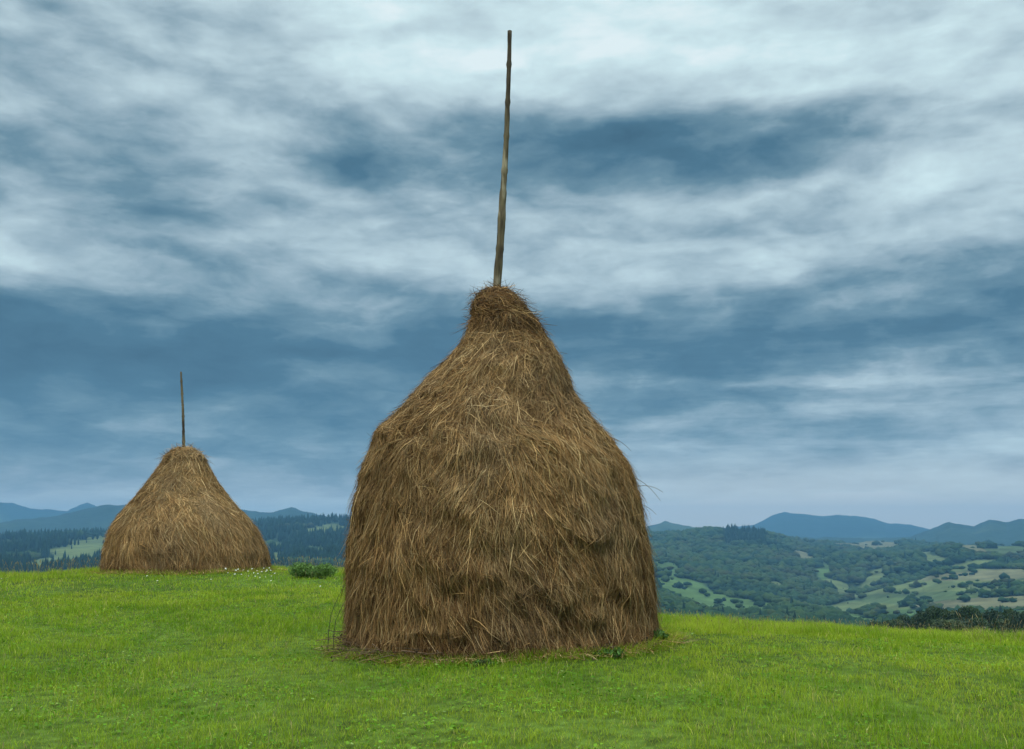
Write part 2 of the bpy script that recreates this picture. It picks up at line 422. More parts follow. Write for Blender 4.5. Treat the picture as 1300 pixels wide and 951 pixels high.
# ------------------------------------------------------------------ valley houses
def house(px, py, D, w, d, h, rz, wallc, roofc, label):
    p = at(px, py, D); gz = float(ground_z(p[0:1], p[1:2])[0])
    e = empty('farmhouse', (p[0], p[1], gz)); e.rotation_euler.z = rz
    x, y = w/2, d/2; rh = d * .38
    V = np.array([(-x,-y,-2),(x,-y,-2),(x,y,-2),(-x,y,-2),(-x,-y,h),(x,-y,h),(x,y,h),(-x,y,h),(-x,0,h+rh),(x,0,h+rh)], float)
    q = np.array([(0,1,5,4),(2,3,7,6),(1,2,6,5),(3,0,4,7)]); t = np.array([(5,6,9),(7,4,8)])
    link('wall', npmesh('wall', V, [q, t], M_wall, np.array(wallc)), e)
    o = .5; th = .25; sl = rh / y
    R = []
    for s in (-1, 1):
        a = np.array([(-x-o, s*(y+o), h - sl*o + .05), (x+o, s*(y+o), h - sl*o + .05), (x+o, s*.02, h+rh+.05), (-x-o, s*.02, h+rh+.05)])
        b = a + np.array([0, 0, th]); Vv = np.concatenate([a, b])
        R.append((Vv, np.array([(0,1,2,3),(4,5,6,7),(0,1,5,4),(1,2,6,5),(2,3,7,6),(3,0,4,7)]), np.array(roofc)))
    Vv, Fs, Cc = merge(R); ro = link('roof', npmesh('roof', Vv, Fs, M_wall, Cc), e)
    cv = np.array([(i*.35 + w*.2, j*.35, k) for k in (h+rh*.6, h+rh+1.0) for i, j in ((-1,-1),(1,-1),(1,1),(-1,1))], float)
    ch = link('chimney', npmesh('chimney', cv, np.array([(0,1,5,4),(1,2,6,5),(2,3,7,6),(3,0,4,7),(4,5,6,7)]), M_wall, np.array([.3,.15,.1])), ro)
    for i in range(3):
        cx = -w*.3 + i*w*.3; wy = -y - .04
        wv = np.array([(cx-.5, wy, 1.0), (cx+.5, wy, 1.0), (cx+.5, wy, 2.2), (cx-.5, wy, 2.2), (cx-.5, wy+.08, 1.0), (cx+.5, wy+.08, 1.0), (cx+.5, wy+.08, 2.2), (cx-.5, wy+.08, 2.2)])
        link('window', npmesh('window', wv, np.array([(0,1,2,3),(0,1,5,4),(1,2,6,5),(2,3,7,6),(3,0,4,7)]), M_wall, np.array([.05,.06,.07])), e)
    props(e, label, 'house', 'white farmhouses in the valley')
WH = (.8, .8, .78)
house(1018, 779, 1130, 8, 6, 3.2, .5, WH, (.6,.58,.55), 'small pale roofed white house left of its twin by the valley trees')
house(1030, 781, 1120, 6, 5, 3, -.3, WH, (.5,.5,.5), 'smallest white house right of its twin amid the valley trees')
house(1240, 770, 1080, 12, 6, 3, .1, WH, (.75,.75,.72), 'long white barn above the dark tree belt on the right')
house(957, 787, 1080, 6, 5, 3, .8, WH, (.6,.6,.62), 'white house half hidden behind the meadow edge near the big haystack')

# ------------------------------------------------------------------ haystacks
HAYP = np.array([(.39,.230,.090),(.29,.158,.058),(.195,.099,.034),(.105,.050,.017),(.50,.345,.165),(.27,.188,.080),(.042,.020,.008)])
class Stack:
    def __init__(s, Y, prof, shrink, base_z, amp, per, seed):
        pr = np.array(prof, float)
        sh = shrink * np.interp(pr[:, 2] - pr[:, 1], [30, 120 if Y < 15 else 60, 300 if Y < 15 else 160], [.75, .45, 1.0])
        L = at(pr[:, 1] + sh, pr[:, 0], Y); R = at(pr[:, 2] - sh, pr[:, 0], Y)
        z = L[:, 2]; cx = (L[:, 0] + R[:, 0]) / 2; w = (R[:, 0] - L[:, 0]) / 2; w = w * Y / np.sqrt(Y*Y + w*w)
        o = np.argsort(z); z, cx, w = z[o], cx[o], w[o]
        m = z > base_z + .02
        z = np.concatenate([[base_z - .15, base_z], z[m]]); cx = np.interp(z, L[o, 2], cx); w = np.interp(z, L[o, 2], w)
        sl = np.concatenate([[0], np.cumsum(np.hypot(np.diff(z), np.diff(w)))])
        s.Y = Y; s.sl, s.z, s.cx, s.w = sl, z, cx, w; s.amp, s.per, s.seed = amp, per, seed
        s.S = sl[-1]; s.zb = base_z
        # smooth the profile
        g = np.linspace(0, s.S, 200)
        def sm(a):
            k = np.exp(-np.linspace(-2, 2, 9)**2); k /= k.sum(); b = np.interp(g, sl, a); e = np.pad(b, 4, mode='edge')
            c_ = np.convolve(e, k, 'valid'); c_[:3] = b[:3]; c_[-2:] = b[-2:]; return c_
        s.g, s.gz, s.gc, s.gw = g, sm(z), sm(cx), sm(w)
        s.top = (s.gc[-1], Y, s.gz[-1])
    def disp(s, q, phi):
        k = s.seed; R = np.interp(q, s.g, s.gw)
        ux, uy = np.cos(phi), np.sin(phi)
        big = fbm(ux*1.6 + k, uy*1.6, q*1.0, 3) * .38
        ph = q / s.per + 2.2 * fbm(ux*1.5 + k, uy*1.5, q*.9 + 4, 4) + .9*ux
        saw = 1 - (ph - np.floor(ph))              # jumps outward going up => overhang below each layer
        saw = saw ** 1.0 * smooth(0, .12, 1 - saw)
        f = smooth(0, .5, q) * (1 - smooth(s.S - .5, s.S - .1, q)) * .85 + .15
        lump = fbm(ux*8 + k, uy*8, q*5.5, 3)
        lay = .75 * fbm(ux*3.2 + 2*k, uy*3.2, q*3.4 + 1.5*ux, 2)
        m = smooth(-.15, .35, fbm(ux*1.3 + k + 5, uy*1.3, q*.9, 2))
        return s.amp * f * (big + (.25 + .55*m) * (saw - .5) + lay + .6 * lump) * np.clip(R / .8, .3, 1) * (.35 + .65*np.abs(uy))
    def pt(s, q, phi, h=0.0):
        qq = np.clip(q, 0, s.S)
        z = np.interp(qq, s.g, s.gz); c_ = np.interp(qq, s.g, s.gc); w = np.interp(qq, s.g, s.gw)
        dz = np.interp(np.clip(qq+.03,0,s.S), s.g, s.gz) - np.interp(np.clip(qq-.03,0,s.S), s.g, s.gz)
        dw = np.interp(np.clip(qq+.03,0,s.S), s.g, s.gw) - np.interp(np.clip(qq-.03,0,s.S), s.g, s.gw)
        l = np.hypot(dz, dw) + 1e-9; nr, nz = dz / l, -dw / l
        d = s.disp(qq, phi) + h
        rr = w + nr * d; under = np.minimum(q, 0)
        return np.stack([c_ + rr*np.cos(phi), s.Y + rr*np.sin(phi), z + nz*d + under], -1), nr, nz
    def core(s, name, parent, depth, mtl, col, q0=0, q1=None):
        q1 = q1 or s.S; nq, npf = 120, 220
        Q, PH = np.meshgrid(np.linspace(q0, q1, nq), np.arange(npf)/npf*2*math.pi, indexing='ij')
        P, _, _ = s.pt(Q, PH, -depth); V = P.reshape(-1, 3)
        i, j = np.meshgrid(np.arange(nq-1), np.arange(npf), indexing='ij'); j2 = (j+1) % npf
        Fq = np.stack([i*npf+j, i*npf+j2, (i+1)*npf+j2, (i+1)*npf+j], -1).reshape(-1, 4)
        top = V[-npf:].mean(0); V = np.concatenate([V, [top]]); jj = np.arange(npf)
        Ft = np.stack([(nq-1)*npf+jj, (nq-1)*npf+(jj+1) % npf, np.full(npf, len(V)-1)], -1)
        return V, [Fq, Ft], np.tile(np.array(col), (len(V), 1))
    def strands(s, nt, per, q0, q1, Lm, wid, mess, layer, r, pal, bright=1.0, horiz=0.0, dark_p=.1, front=.72):
        """nt tufts of per strands each"""
        qs = np.linspace(q0, q1, 400); pdf = np.interp(qs, s.g, s.gw) + .15; cdf = np.cumsum(pdf); cdf /= cdf[-1]
        tq = np.interp(r.random(nt), cdf, qs)
        tp = np.where(r.random(nt) < front, -math.pi/2 + (r.random(nt)-.5)*3.6, r.random(nt)*2*math.pi)
        flow = .55 * fbm(np.cos(tp)*2.2 + s.seed, np.sin(tp)*2.2, tq*1.1, 2) + .16*r.normal(size=nt) + .12*np.cos(tp)
        flow = flow + np.where(r.random(nt) < horiz, np.sign(r.random(nt)-.5)*(.5+.9*r.random(nt)), 0)
        th0 = r.random(nt)**1.6 * layer
        n = nt * per; I = np.repeat(np.arange(nt), per)
        R0 = np.maximum(np.interp(tq, s.g, s.gw), .12)
        sp_ = .045 + .06*r.random(nt)
        q = tq[I] + r.normal(size=n)*sp_[I]*1.6; phi = tp[I] + r.normal(size=n)*sp_[I]/R0[I]
        q = np.clip(q, q0 - .05, q1)
        th = flow[I] + mess*r.normal(size=n)*.62; wild = r.random(n) < .055*mess/.4
        th = np.where(wild, (r.random(n)-.5)*5, th)
        L = Lm * (.45 + .9*r.random(n)) * np.where(wild, .6, 1)
        S = 4; curv = r.normal(size=n)*.22*mess/.4 + .25*(-flow[I])
        h0 = th0[I]*(.3 + .7*r.random(n)) - .01; lift = np.where(r.random(n) < .14, .11*r.random(n)**1.5, .014*r.random(n)) * (layer/.05)
        arch = .25*layer + .3*layer*r.random(n)
        P = np.zeros((n, S+1, 3)); Wd = np.zeros((n, S+1, 3)); qq, pp = q.copy(), phi.copy()
        ee = r.normal(size=n)*.5
        for k in range(S+1):
            f = k / S
            h = h0*(1 - .5*f) + arch*math.sin(math.pi*f) + lift*f*f
            pt, nr, nz = s.pt(qq, pp, h); P[:, k] = pt
            t = th + curv*(f-.5)
            cph, sph = np.cos(pp), np.sin(pp)
            nrm = np.stack([nr*cph, nr*sph, nz], -1)
            circ = np.stack([-sph, cph, np.zeros(n)], -1); down = np.stack([nz*cph, nz*sph, -nr], -1)
            d = down*np.cos(t)[:, None] + circ*np.sin(t)[:, None]
            side = np.cross(nrm, d); Wd[:, k] = side*np.cos(ee)[:, None] + nrm*np.sin(ee)[:, None]
            R = np.maximum(np.interp(np.clip(qq, 0, s.S), s.g, s.gw), .12)
            qq = qq - L/S*np.cos(t); pp = pp + L/S*np.sin(t)/R
        w = wid*(.5 + .9*r.random(n)); prof = np.array([.8, 1, 1, .8, .25])
        V, Fq = ribbons(P, Wd, w[:, None]*prof[None])
        # colour: one per strand, grouped by tuft
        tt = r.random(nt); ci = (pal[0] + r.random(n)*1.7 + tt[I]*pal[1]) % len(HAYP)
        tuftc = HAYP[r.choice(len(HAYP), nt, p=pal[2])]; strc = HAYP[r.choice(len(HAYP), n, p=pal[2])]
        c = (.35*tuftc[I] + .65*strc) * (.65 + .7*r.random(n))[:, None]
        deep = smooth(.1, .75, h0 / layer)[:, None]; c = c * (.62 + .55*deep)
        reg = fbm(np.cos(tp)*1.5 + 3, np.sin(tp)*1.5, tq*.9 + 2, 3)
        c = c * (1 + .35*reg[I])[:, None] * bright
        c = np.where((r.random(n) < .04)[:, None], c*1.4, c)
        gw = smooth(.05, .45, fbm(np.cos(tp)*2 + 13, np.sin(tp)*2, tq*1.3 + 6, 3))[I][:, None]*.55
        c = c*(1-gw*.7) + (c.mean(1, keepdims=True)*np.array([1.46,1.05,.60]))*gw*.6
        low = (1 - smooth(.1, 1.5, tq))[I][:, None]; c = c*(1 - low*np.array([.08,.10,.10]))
        return V, Fq, np.repeat(c, (S+1)*2, 0)

PAL = (0, 0, np.array([.20,.22,.19,.14,.09,.07,.09]))
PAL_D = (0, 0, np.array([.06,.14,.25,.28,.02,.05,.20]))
PAL_L = (0, 0, np.array([.26,.26,.17,.08,.11,.09,.03]))

def pole(parent, a, b, r0, r1, seed, below=1.5):
    a, b = np.array(a, float), np.array(b, float); d = b - a; L = np.linalg.norm(d); d /= L
    a0 = a - d*below; n = 90; t = np.linspace(0, 1, n); path = a0 + (b - a0)*t[:, None]
    path[:, 0] += (.018*fbm(t*4, seed, 0., 3) + .01*np.sin(t*9 + seed)) * (1. if seed == 1 else .35); path[:, 1] += .02*fbm(t*4, seed + 9., 0., 3)
    rr = (r0 + (r1 - r0)*t) * (1 + .10*fbm(t*26, seed + 3., 0., 2))
    step = .012*(t < .58) if seed == 1 else 0*t
    rr = rr + step*.6
    for kp in (.3, .42, .5, .62, .71, .8, .9): rr = rr + .007*np.exp(-((t-kp-.01*seed)/.006)**2)
    V, Fs = tube(path, rr, 14)
    V[:-2] += .003*np.stack([fbm(V[:-2,2]*9, V[:-2,0]*60, V[:-2,1]*60, 2)]*3, 1)
    q = fbm(V[:, 2]*3.3, V[:, 0]*8, V[:, 1]*8 + seed, 3)[:, None]
    c = np.array([.11,.085,.05]) * (1 + .7*q); c = np.where(q < -.22, np.array([.06,.045,.03]), c); c = np.where(q > .36, np.array([.22,.18,.12]), c)
    o = link('pole', npmesh('pole', V - np.array(parent.location), Fs, M_pole, c, True), parent)
    return o

prof1 = [(373,618,644),(379,608,652),(388,602,662),(398,601,669),(408,603,676),(421,594,688),(446,579,706),(460,566,715),(474,549,722),(499,525,733),(520,508,745),(538,488,758),
         (552,474,770),(566,467,783),(588,461,797),(604,457,804),(640,450,815),(686,441,826),(720,439,832),(760,438,835),(800,438,838),(835,439,839)]
st1 = Stack(11.2, prof1, 8, -.04, .078, .62, 1.3)
def build_stack(st, root_name, label, capq, args, seed, capdark=True):
    r = np.random.default_rng(seed); base = np.array([st.gc[0], st.Y, st.zb])
    root = empty(root_name, base); props(root, label, 'haystack', 'haystacks on the meadow')
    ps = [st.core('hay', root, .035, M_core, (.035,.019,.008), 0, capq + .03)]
    n1 = len(ps[0][1][0]) + len(ps[0][1][1])
    nt, per, Lm, wid, layer, bright, pal, palU = args
    # body: lower combed region and upper, more tangled region
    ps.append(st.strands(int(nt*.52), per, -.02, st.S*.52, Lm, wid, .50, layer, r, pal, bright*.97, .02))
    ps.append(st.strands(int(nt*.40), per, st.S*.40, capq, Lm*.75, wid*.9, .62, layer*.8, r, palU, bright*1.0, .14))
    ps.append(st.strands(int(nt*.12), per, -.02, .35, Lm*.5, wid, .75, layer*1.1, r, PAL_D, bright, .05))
    V, Fs, Cc = merge(ps); ncore4 = len(ps[0][1][0]); 
    mi = []
    for f in Fs: mi.append(np.where(f.min(1) < len(ps[0][0]), 1, 0))
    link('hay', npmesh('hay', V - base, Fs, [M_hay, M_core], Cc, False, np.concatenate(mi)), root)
    # the twisted wad round the pole
    ps = [st.core('hay_cap', root, .02, M_core, (.05,.03,.014), capq - .02, st.S)]
    nc = len(ps[0][0])
    ps.append(st.strands(int(nt*.07)+30, per, capq - .05, st.S - .02, Lm*.62, wid, .95, .09, r, PAL_D if capdark else pal, bright*.95, .75, front=.5))
    V, Fs, Cc = merge(ps)
    link('hay_cap', npmesh('hay_cap', V - base, Fs, [M_hay, M_core], Cc, False, np.concatenate([np.where(f.min(1) < nc, 1, 0) for f in Fs])), root)
    return root, base
capq1 = float(np.interp(float(at(640, 405, 11.2)[2]), st1.gz, st1.g))
root1, base1 = build_stack(st1, 'haystack', 'large brown haystack with a tall bare pole, nearest on the meadow', capq1,
    (4800, 46, .40, .0045, .058, 1.12, PAL, PAL), 101)
pole(root1, at(632, 366, 11.2), at(648, 40, 11.15), .047, .024, 1)
prof2 = [(572,225,243),(576,218,250),(583,210,258),(592,203,265),(610,191,275),(635,171,293),(657,153,314),(675,142,328),(702,135,340),(720,134,343),(732,134,343)]
st2 = Stack(20.8, prof2, 4, .45, .035, .55, 7.7)
capq2 = float(np.interp(float(at(235, 577, 20.8)[2]), st2.gz, st2.g))
root2, base2 = build_stack(st2, 'haystack', 'smaller golden haystack with a short pole, farther away on the left', capq2,
    (2700, 34, .38, .0064, .05, 1.15, PAL_L, PAL_L), 202, False)
pole(root2, at(233.5, 568, 20.8), at(230, 472, 20.75), .036, .018, 2, 1.0)

# dry seed-headed stems poking out of the big stack's left flank
r = np.random.default_rng(31)
def stem_bits(p0, d, L, heads, r, col=(.05,.035,.02), rad_=.0035):
    n = 7; t = np.linspace(0, 1, n)[:, None]; p0 = np.array(p0, float); d = unit(np.array(d, float))
    path = p0 + d*L*t + np.array([0, 0, -1])*L*.5*t*t + r.normal(size=3)*.05*L*t*t
    out = [(*tube(path, rad_*np.linspace(1, .5, n), 5), np.array(col))]
    for k in range(heads):
        f = r.random()*.6 + .4; q = path[int(f*(n-1))]; e = q + unit(r.normal(size=3) + d)*.05
        out.append((*tube(np.array([q, (q+e)/2, e]), rad_*.5, 4), np.array(col)))
        V, Fc = ICO1; s = .005 + .006*r.random()
        out.append((V*s*(1 + .3*r.normal(size=(len(V), 1))*.4) + e, [Fc], np.array(col)*.7))
    return out
for (px, py, dz, L, hd) in ((466,600,.35,.12,4),(466,612,.1,.14,5),(458,645,.25,.10,5),(456,655,.0,.10,5),(462,625,.3,.10,3),(522,520,.25,.12,0),(528,512,.1,.14,0)):
    p = at(px, py, 11.2); ps = stem_bits(p + [.10,0,0], (-1, r.normal()*.4, dz), L + .1, hd, r)
    V, Fs, Cc = merge(ps); link('seed_stem', npmesh('seed_stem', V - base1, Fs, M_twig, Cc), root1)
for (px, py, dz, L) in ((708,452,.6,.22),(779,555,-.1,.25),(806,605,-.2,.36),(812,640,.1,.25),(815,618,.3,.3)):
    p = at(px, py, 11.2); ps = stem_bits(p - [.06,0,0], (1, r.normal()*.4, dz), L, 0, r, (.12,.09,.04))
    V, Fs, Cc = merge(ps); link('loose_stem', npmesh('loose_stem', V - base1, Fs, M_twig, Cc), root1)

# brushwood and trampled stalks round the foot of the big stack
def foot_pt(phi, extra):
    P, _, _ = st1.pt(np.array([0.15]), np.array([phi]), 0.0); c0 = np.array([st1.gc[0], st1.Y])
    d = np.array([math.cos(phi), math.sin(phi)]); q = P[0, :2] + d*extra
    return np.array([q[0], q[1], float(ground_z(q[0:1], q[1:2])[0])])
def twigs(n, ph0, ph1, r, Lm, spread, up):
    out = []
    for k in range(n):
        ph = ph0 + (ph1-ph0)*r.random(); p = foot_pt(ph, spread*(r.random()**1.5) - .03); p[2] += .02 + up*r.random()
        a = ph + r.normal()*1.0 + (math.pi/2 if r.random() < .5 else -math.pi/2)*r.random()
        d = np.array([math.cos(a), math.sin(a), .35*r.normal()*.5]); L = Lm*(.3 + r.random())
        m = 6; t = np.linspace(0, 1, m)[:, None]
        path = p + (t-.35)*L*unit(d) + np.cumsum(r.normal(size=(m, 3))*.012, 0)
        gz = ground_z(path[:, 0], path[:, 1]); path[:, 2] = np.maximum(path[:, 2], gz + .01)
        c = np.array([.10,.065,.038])*(.4 + 1.4*r.random())
        out.append((*tube(path, (.003 + .006*r.random()**2)*np.linspace(1, .4, m), 5), c))
        if r.random() < .35: 
            for j in range(4):
                V, Fc = ICO1; q = path[r.integers(1, m)] + r.normal(size=3)*.02
                out.append((V*(.006 + .007*r.random()) + q, [Fc], c*.8))
    return out
V, Fs, Cc = merge(twigs(80, -2.95, -1.75, r, .55, .12, .08) + twigs(45, -3.3, -2.7, r, .42, .16, .15))
b0 = foot_pt(-2.6, .1); o = link('brushwood', npmesh('brushwood', V - b0, Fs, M_twig, Cc)); o.location = b0
props(o, 'dark dry twigs and stalks poking out under the left foot of the big haystack', 'brushwood')
V, Fs, Cc = merge(twigs(70, -1.75, .1, r, .3, .10, .05)); b0 = foot_pt(-.9, .1)
o = link('brushwood', npmesh('brushwood', V - b0, Fs, M_twig, Cc)); o.location = b0
props(o, 'thin brown stalks scattered at the front and right foot of the big haystack', 'brushwood')
def fallen(st, n, r, wid):
    ph = r.random(n)*2*math.pi; R0 = np.interp(.15, st.g, st.gw); R = R0 - .02 + .24*r.random(n)**2.0
    R = R + .12*smooth(.1, .5, fbm(np.cos(ph)*2, np.sin(ph)*2, 3., 2))*r.random(n)
    x = st.gc[0] + R*np.cos(ph); y = st.Y + R*np.sin(ph); a = ph + np.where(r.random(n) < .5, r.normal(size=n)*.5, r.random(n)*6.28)
    Ls = .12 + .28*r.random(n); S = 4; P = []; cu = r.normal(size=n)*.8
    for k in range(S):
        P.append(np.stack([x, y, ground_z(x, y) + .012 + .05*r.random(n)*(1.3 - (R-R0)/.5).clip(.2, 1.3)], -1))
        x = x + np.cos(a + cu*k/S)*Ls/S; y = y + np.sin(a + cu*k/S)*Ls/S
    P = np.stack(P, 1); W = np.repeat(unit(np.stack([-np.sin(a), np.cos(a), .6*r.normal(size=n)], -1))[:, None], S, 1)
    V, Fq = ribbons(P, W, (wid*(.5+r.random(n)))[:, None]*np.array([.8,1,1,.4])); c = HAYP[r.integers(0, 6, n)]*(.7+.6*r.random(n))[:, None]
    return V, Fq, np.repeat(c, S*2, 0)
V, Fs, Cc = merge([fallen(st1, 2300, r, .0045), fallen(st2, 1200, r, .006)])
o = link('fallen_hay', npmesh('fallen_hay', V, Fs, M_hay, Cc)); props(o, 'loose fallen hay strewn in the grass around the haystack feet', 'hay litter', None, 'stuff')
# tall dark leaning stem left of the stack
ps = []
for k, (px, py, tx, ty) in enumerate(((417,797,436,745),(424,800,441,760))):
    a = at(px, py, 10.7); a[2] = float(ground_z(a[0:1], a[1:2])[0]); b = at(tx, ty, 10.9); m = (a+b)/2 + [-.05, 0, .06]
    ps.append((*tube(np.array([a, (a+m)/2+[-.01,0,.02], m, (b+m)/2+[-.0,0,.02], b]), [.004,.0035,.003,.0025,.002], 5), np.array([.04,.035,.03])))
V, Fs, Cc = merge(ps); b0 = at(417, 797, 10.7); o = link('dead_stem', npmesh('dead_stem', V - b0, Fs, M_twig, Cc)); o.location = b0
props(o, 'thin dark bent stems leaning against the left side of the big haystack', 'dead weed')

# ------------------------------------------------------------------ grass
r = np.random.default_rng(77)
def gpal(P, r):
    n = fbm(P[:, 0]*.45, P[:, 1]*.45, 3., 4); m = fbm(P[:, 0]*2.2, P[:, 1]*2.2, 6., 3); k = len(P)
    A = np.array([.200,.300,.014]); B = np.array([.30,.37,.024]); Dk_ = np.array([.095,.205,.006]); Y = np.array([.42,.38,.10])
    t = smooth(-.5, .5, n + .35*r.normal(size=k))[:, None]; c = A*(1-t) + B*t
    u = smooth(.05, .5, m)[:, None]; c = c*(1-.6*u) + Dk_*.6*u
    y = (r.random(k) < .055 + .09*smooth(.1, .5, -m))[:, None]; c = np.where(y, Y*(.6 + .6*r.random((k, 1))), c)
    return c * (.75 + .5*r.random(k))[:, None]
def blades(n, d0, d1, hm, wm, a0=-.60, a1=.60, bend=.6, sel=None):
    D = d0 + (d1-d0)*r.random(n); A = a0 + (a1-a0)*r.random(n); x, y = D*np.sin(A), D*np.cos(A)
    if sel is not None:
        k = sel(x, y); x, y, D = x[k], y[k], D[k]; n = len(x)
    # keep out of the stacks
    k = ~(((x-st1.gc[0])**2 + (y-st1.Y)**2 < 1.60**2) | ((x-st2.gc[0])**2 + (y-st2.Y)**2 < 1.55**2)); x, y, D = x[k], y[k], D[k]; n = len(x)
    z = ground_z(x, y); P0 = np.stack([x, y, z - .006], -1)
    tuft = .6 + .6*smooth(-.4, .6, fbm(x*1.6, y*1.6, 1.2, 3)) + .35*vnoise(x*7, y*7)
    h = hm*np.clip(tuft, .35, 1.7)*(.5 + .8*r.random(n)); a = r.random(n)*6.283; lean = bend*(.2 + r.random(n))*h
    dv = np.stack([np.cos(a), np.sin(a), 0*a], -1); up = np.array([0, 0, 1.])
    S = 3; P = np.stack([P0 + up*(h*(f - .25*f*f*bend))[:, None] + dv*(lean*f*f)[:, None] for f in np.linspace(0, 1, S)], 1)
    ang = a + 1.57 + r.normal(size=n)*.6; W = np.repeat(np.stack([np.cos(ang), np.sin(ang), 0*ang], -1)[:, None], S, 1)
    w = wm*(.6 + .8*r.random(n))*np.clip(D/10, .8, 2.0)
    V, Fq = ribbons(P, W, w[:, None]*np.array([.9, .8, .12]))
    return V, Fq, np.repeat(gpal(P0, r), S*2, 0)
gp = [blades(330000, 4.2, 17, .055, .0042), blades(200000, 12, 30, .060, .0048)]
# slightly longer tufts
gp.append(blades(90000, 6, 27, .105, .0046, sel=lambda x, y: fbm(x*1.1 + 5, y*1.1, 2., 3) > .18))
# rim of longer thin grass along the crest
gp.append(blades(70000, 12.5, 16.5, .12, .003, 0.12, .56, sel=lambda x, y: fbm(x*1.5, y*1.5, 9., 2) > -.1))
gp.append(blades(26000, 22, 26, .12, .004, -.58, -.12, sel=lambda x, y: fbm(x*1.2, y*1.2, 9., 2) > -.1))
# longer blades crowding the foot of the big stack
def ring(st, n, hm):
    ph = r.random(n)*2*math.pi; R = 1.66 + .22*r.random(n)**1.6; x = st.gc[0] + R*np.cos(ph); y = st.Y + R*np.sin(ph); z = ground_z(x, y)
    h = hm*(.4 + .9*r.random(n)); a = ph + r.normal(size=n)*.9; dv = np.stack([np.cos(a), np.sin(a), 0*a], -1)
    P0 = np.stack([x, y, z-.005], -1); P = np.stack([P0 + np.array([0,0,1.])*(h*(f-.15*f*f))[:, None] + dv*(.5*h*f*f)[:, None] for f in (0, .5, 1)], 1)
    an = r.random(n)*6.28; W = np.repeat(np.stack([np.cos(an), np.sin(an), 0*an], -1)[:, None], 3, 1)
    V, Fq = ribbons(P, W, (.0045*(.6+.8*r.random(n)))[:, None]*np.array([.9,.8,.12])); return V, Fq, np.repeat(gpal(P0, r), 6, 0)
gp.append(ring(st1, 7000, .12)); gp.append(ring(st2, 4000, .12))
# clover and broad-leaved rosettes
n = 60000; D = 5 + 18*r.random(n); A = -.58 + 1.16*r.random(n); x, y = D*np.sin(A), D*np.cos(A)
k = (fbm(x*1.3 + 9, y*1.3, 4., 3) > .0) & ~(((x-st1.gc[0])**2 + (y-st1.Y)**2 < 1.75**2) | ((x-st2.gc[0])**2 + (y-st2.Y)**2 < 1.75**2))
x, y = x[k], y[k]; n = len(x); c0 = np.stack([x, y, ground_z(x, y) + .012 + .035*r.random(n)], -1)
u = unit(np.stack([r.normal(size=n), r.normal(size=n), .35*r.normal(size=n)], -1)); v = unit(np.cross(u, np.stack([.3*r.normal(size=n), .3*r.normal(size=n), np.ones(n)], -1)))
s = (.006 + .010*r.random(n))[:, None]
V = np.stack([c0-u*s, c0-u*s*.3+v*s*.7, c0+u*s*.7+v*s*.5, c0+u*s, c0+u*s*.5-v*s*.6, c0-u*s*.4-v*s*.7], 1).reshape(-1, 3)
gp.append((V, np.arange(6*n).reshape(-1, 6), np.repeat(gpal(c0, r)*np.array([.50,.74,.7]), 6, 0)))
# dry stalks with seed heads
def stalks(n, d0, d1, a0, a1, hm):
    D = d0 + (d1-d0)*r.random(n); A = a0 + (a1-a0)*r.random(n); x, y = D*np.sin(A), D*np.cos(A)
    k = ~(((x-st1.gc[0])**2 + (y-st1.Y)**2 < 1.8**2) | ((x-st2.gc[0])**2 + (y-st2.Y)**2 < 1.75**2)); x, y, D = x[k], y[k], D[k]; n = len(x)
    P0 = np.stack([x, y, ground_z(x, y)], -1); h = hm*(.4+.9*r.random(n)); a = r.random(n)*6.28; dv = np.stack([np.cos(a), np.sin(a), 0*a], -1)
    f_ = (0, .45, .8, .88, 1); P = np.stack([P0 + np.array([0,0,1.])*(h*f)[:, None] + dv*(.3*h*f*f)[:, None] for f in f_], 1)
    an = r.random(n)*6.28; W = np.repeat(np.stack([np.cos(an), np.sin(an), 0*an], -1)[:, None], 5, 1)
    V, Fq = ribbons(P, W, (np.clip(D/10, 1, 2))[:, None]*np.array([.0018,.0015,.0015,.006,.001])); c = np.array([.24,.19,.09])*(.5+.8*r.random((n, 1)))
    return V, Fq, np.repeat(c, 10, 0)
gp += [stalks(2600, 6, 24, -.58, .58, .13), stalks(700, 12.5, 15.5, .12, .56, .15), stalks(900, 21, 25.5, -.58, -.12, .26), stalks(60, 12.5, 14.2, .405, .45, .26)]
V, Fs, Cc = merge(gp); print('grass verts', len(V))
o = link('grass', npmesh('grass', V, Fs, M_grass, Cc)); props(o, 'bright green short grass covering the whole meadow', 'grass', None, 'stuff')

# ------------------------------------------------------------------ small plants
def shrub(px, py, Y, w, h, n, leaf, tone, label, name='leafy_bush', cat='bush', seed=1):
    q = np.random.default_rng(seed); p = at(px, py, Y); p[2] = float(ground_z(p[0:1], p[1:2])[0])
    e = empty(name, p); props(e, label, cat)
    ps = []
    for k in range(7):
        c = (w*.38*(q.random()*2-1), w*.25*(q.random()*2-1), h*(.3 + .25*q.random())); R = w*(.18 + .1*q.random())
        V, Fq = leafcloud(c, (R, R, h*.45), n//7, leaf, q, .3); V = V[:]; V[:, 2] = np.maximum(V[:, 2], .0)
        ps.append((V, Fq, np.repeat(np.array(tone)*(.6+.8*q.random((len(V)//4, 1))), 4, 0)))
    V, Fs, Cc = merge(ps); link('foliage', npmesh('foliage', V, Fs, M_leaf, Cc), e)
    ps = []
    for k in range(14):
        a = q.random()*6.28; R = w*.35*q.random(); ps.append((*tube(np.array([(0,0,-.02), (R*.5*math.cos(a), R*.5*math.sin(a), h*.4), (R*math.cos(a), R*math.sin(a), h*.85)]), [.005,.004,.002], 5), np.array([.06,.07,.03])))
    V, Fs, Cc = merge(ps); link('stem', npmesh('stem', V, Fs, M_twig, Cc), e)
    return e
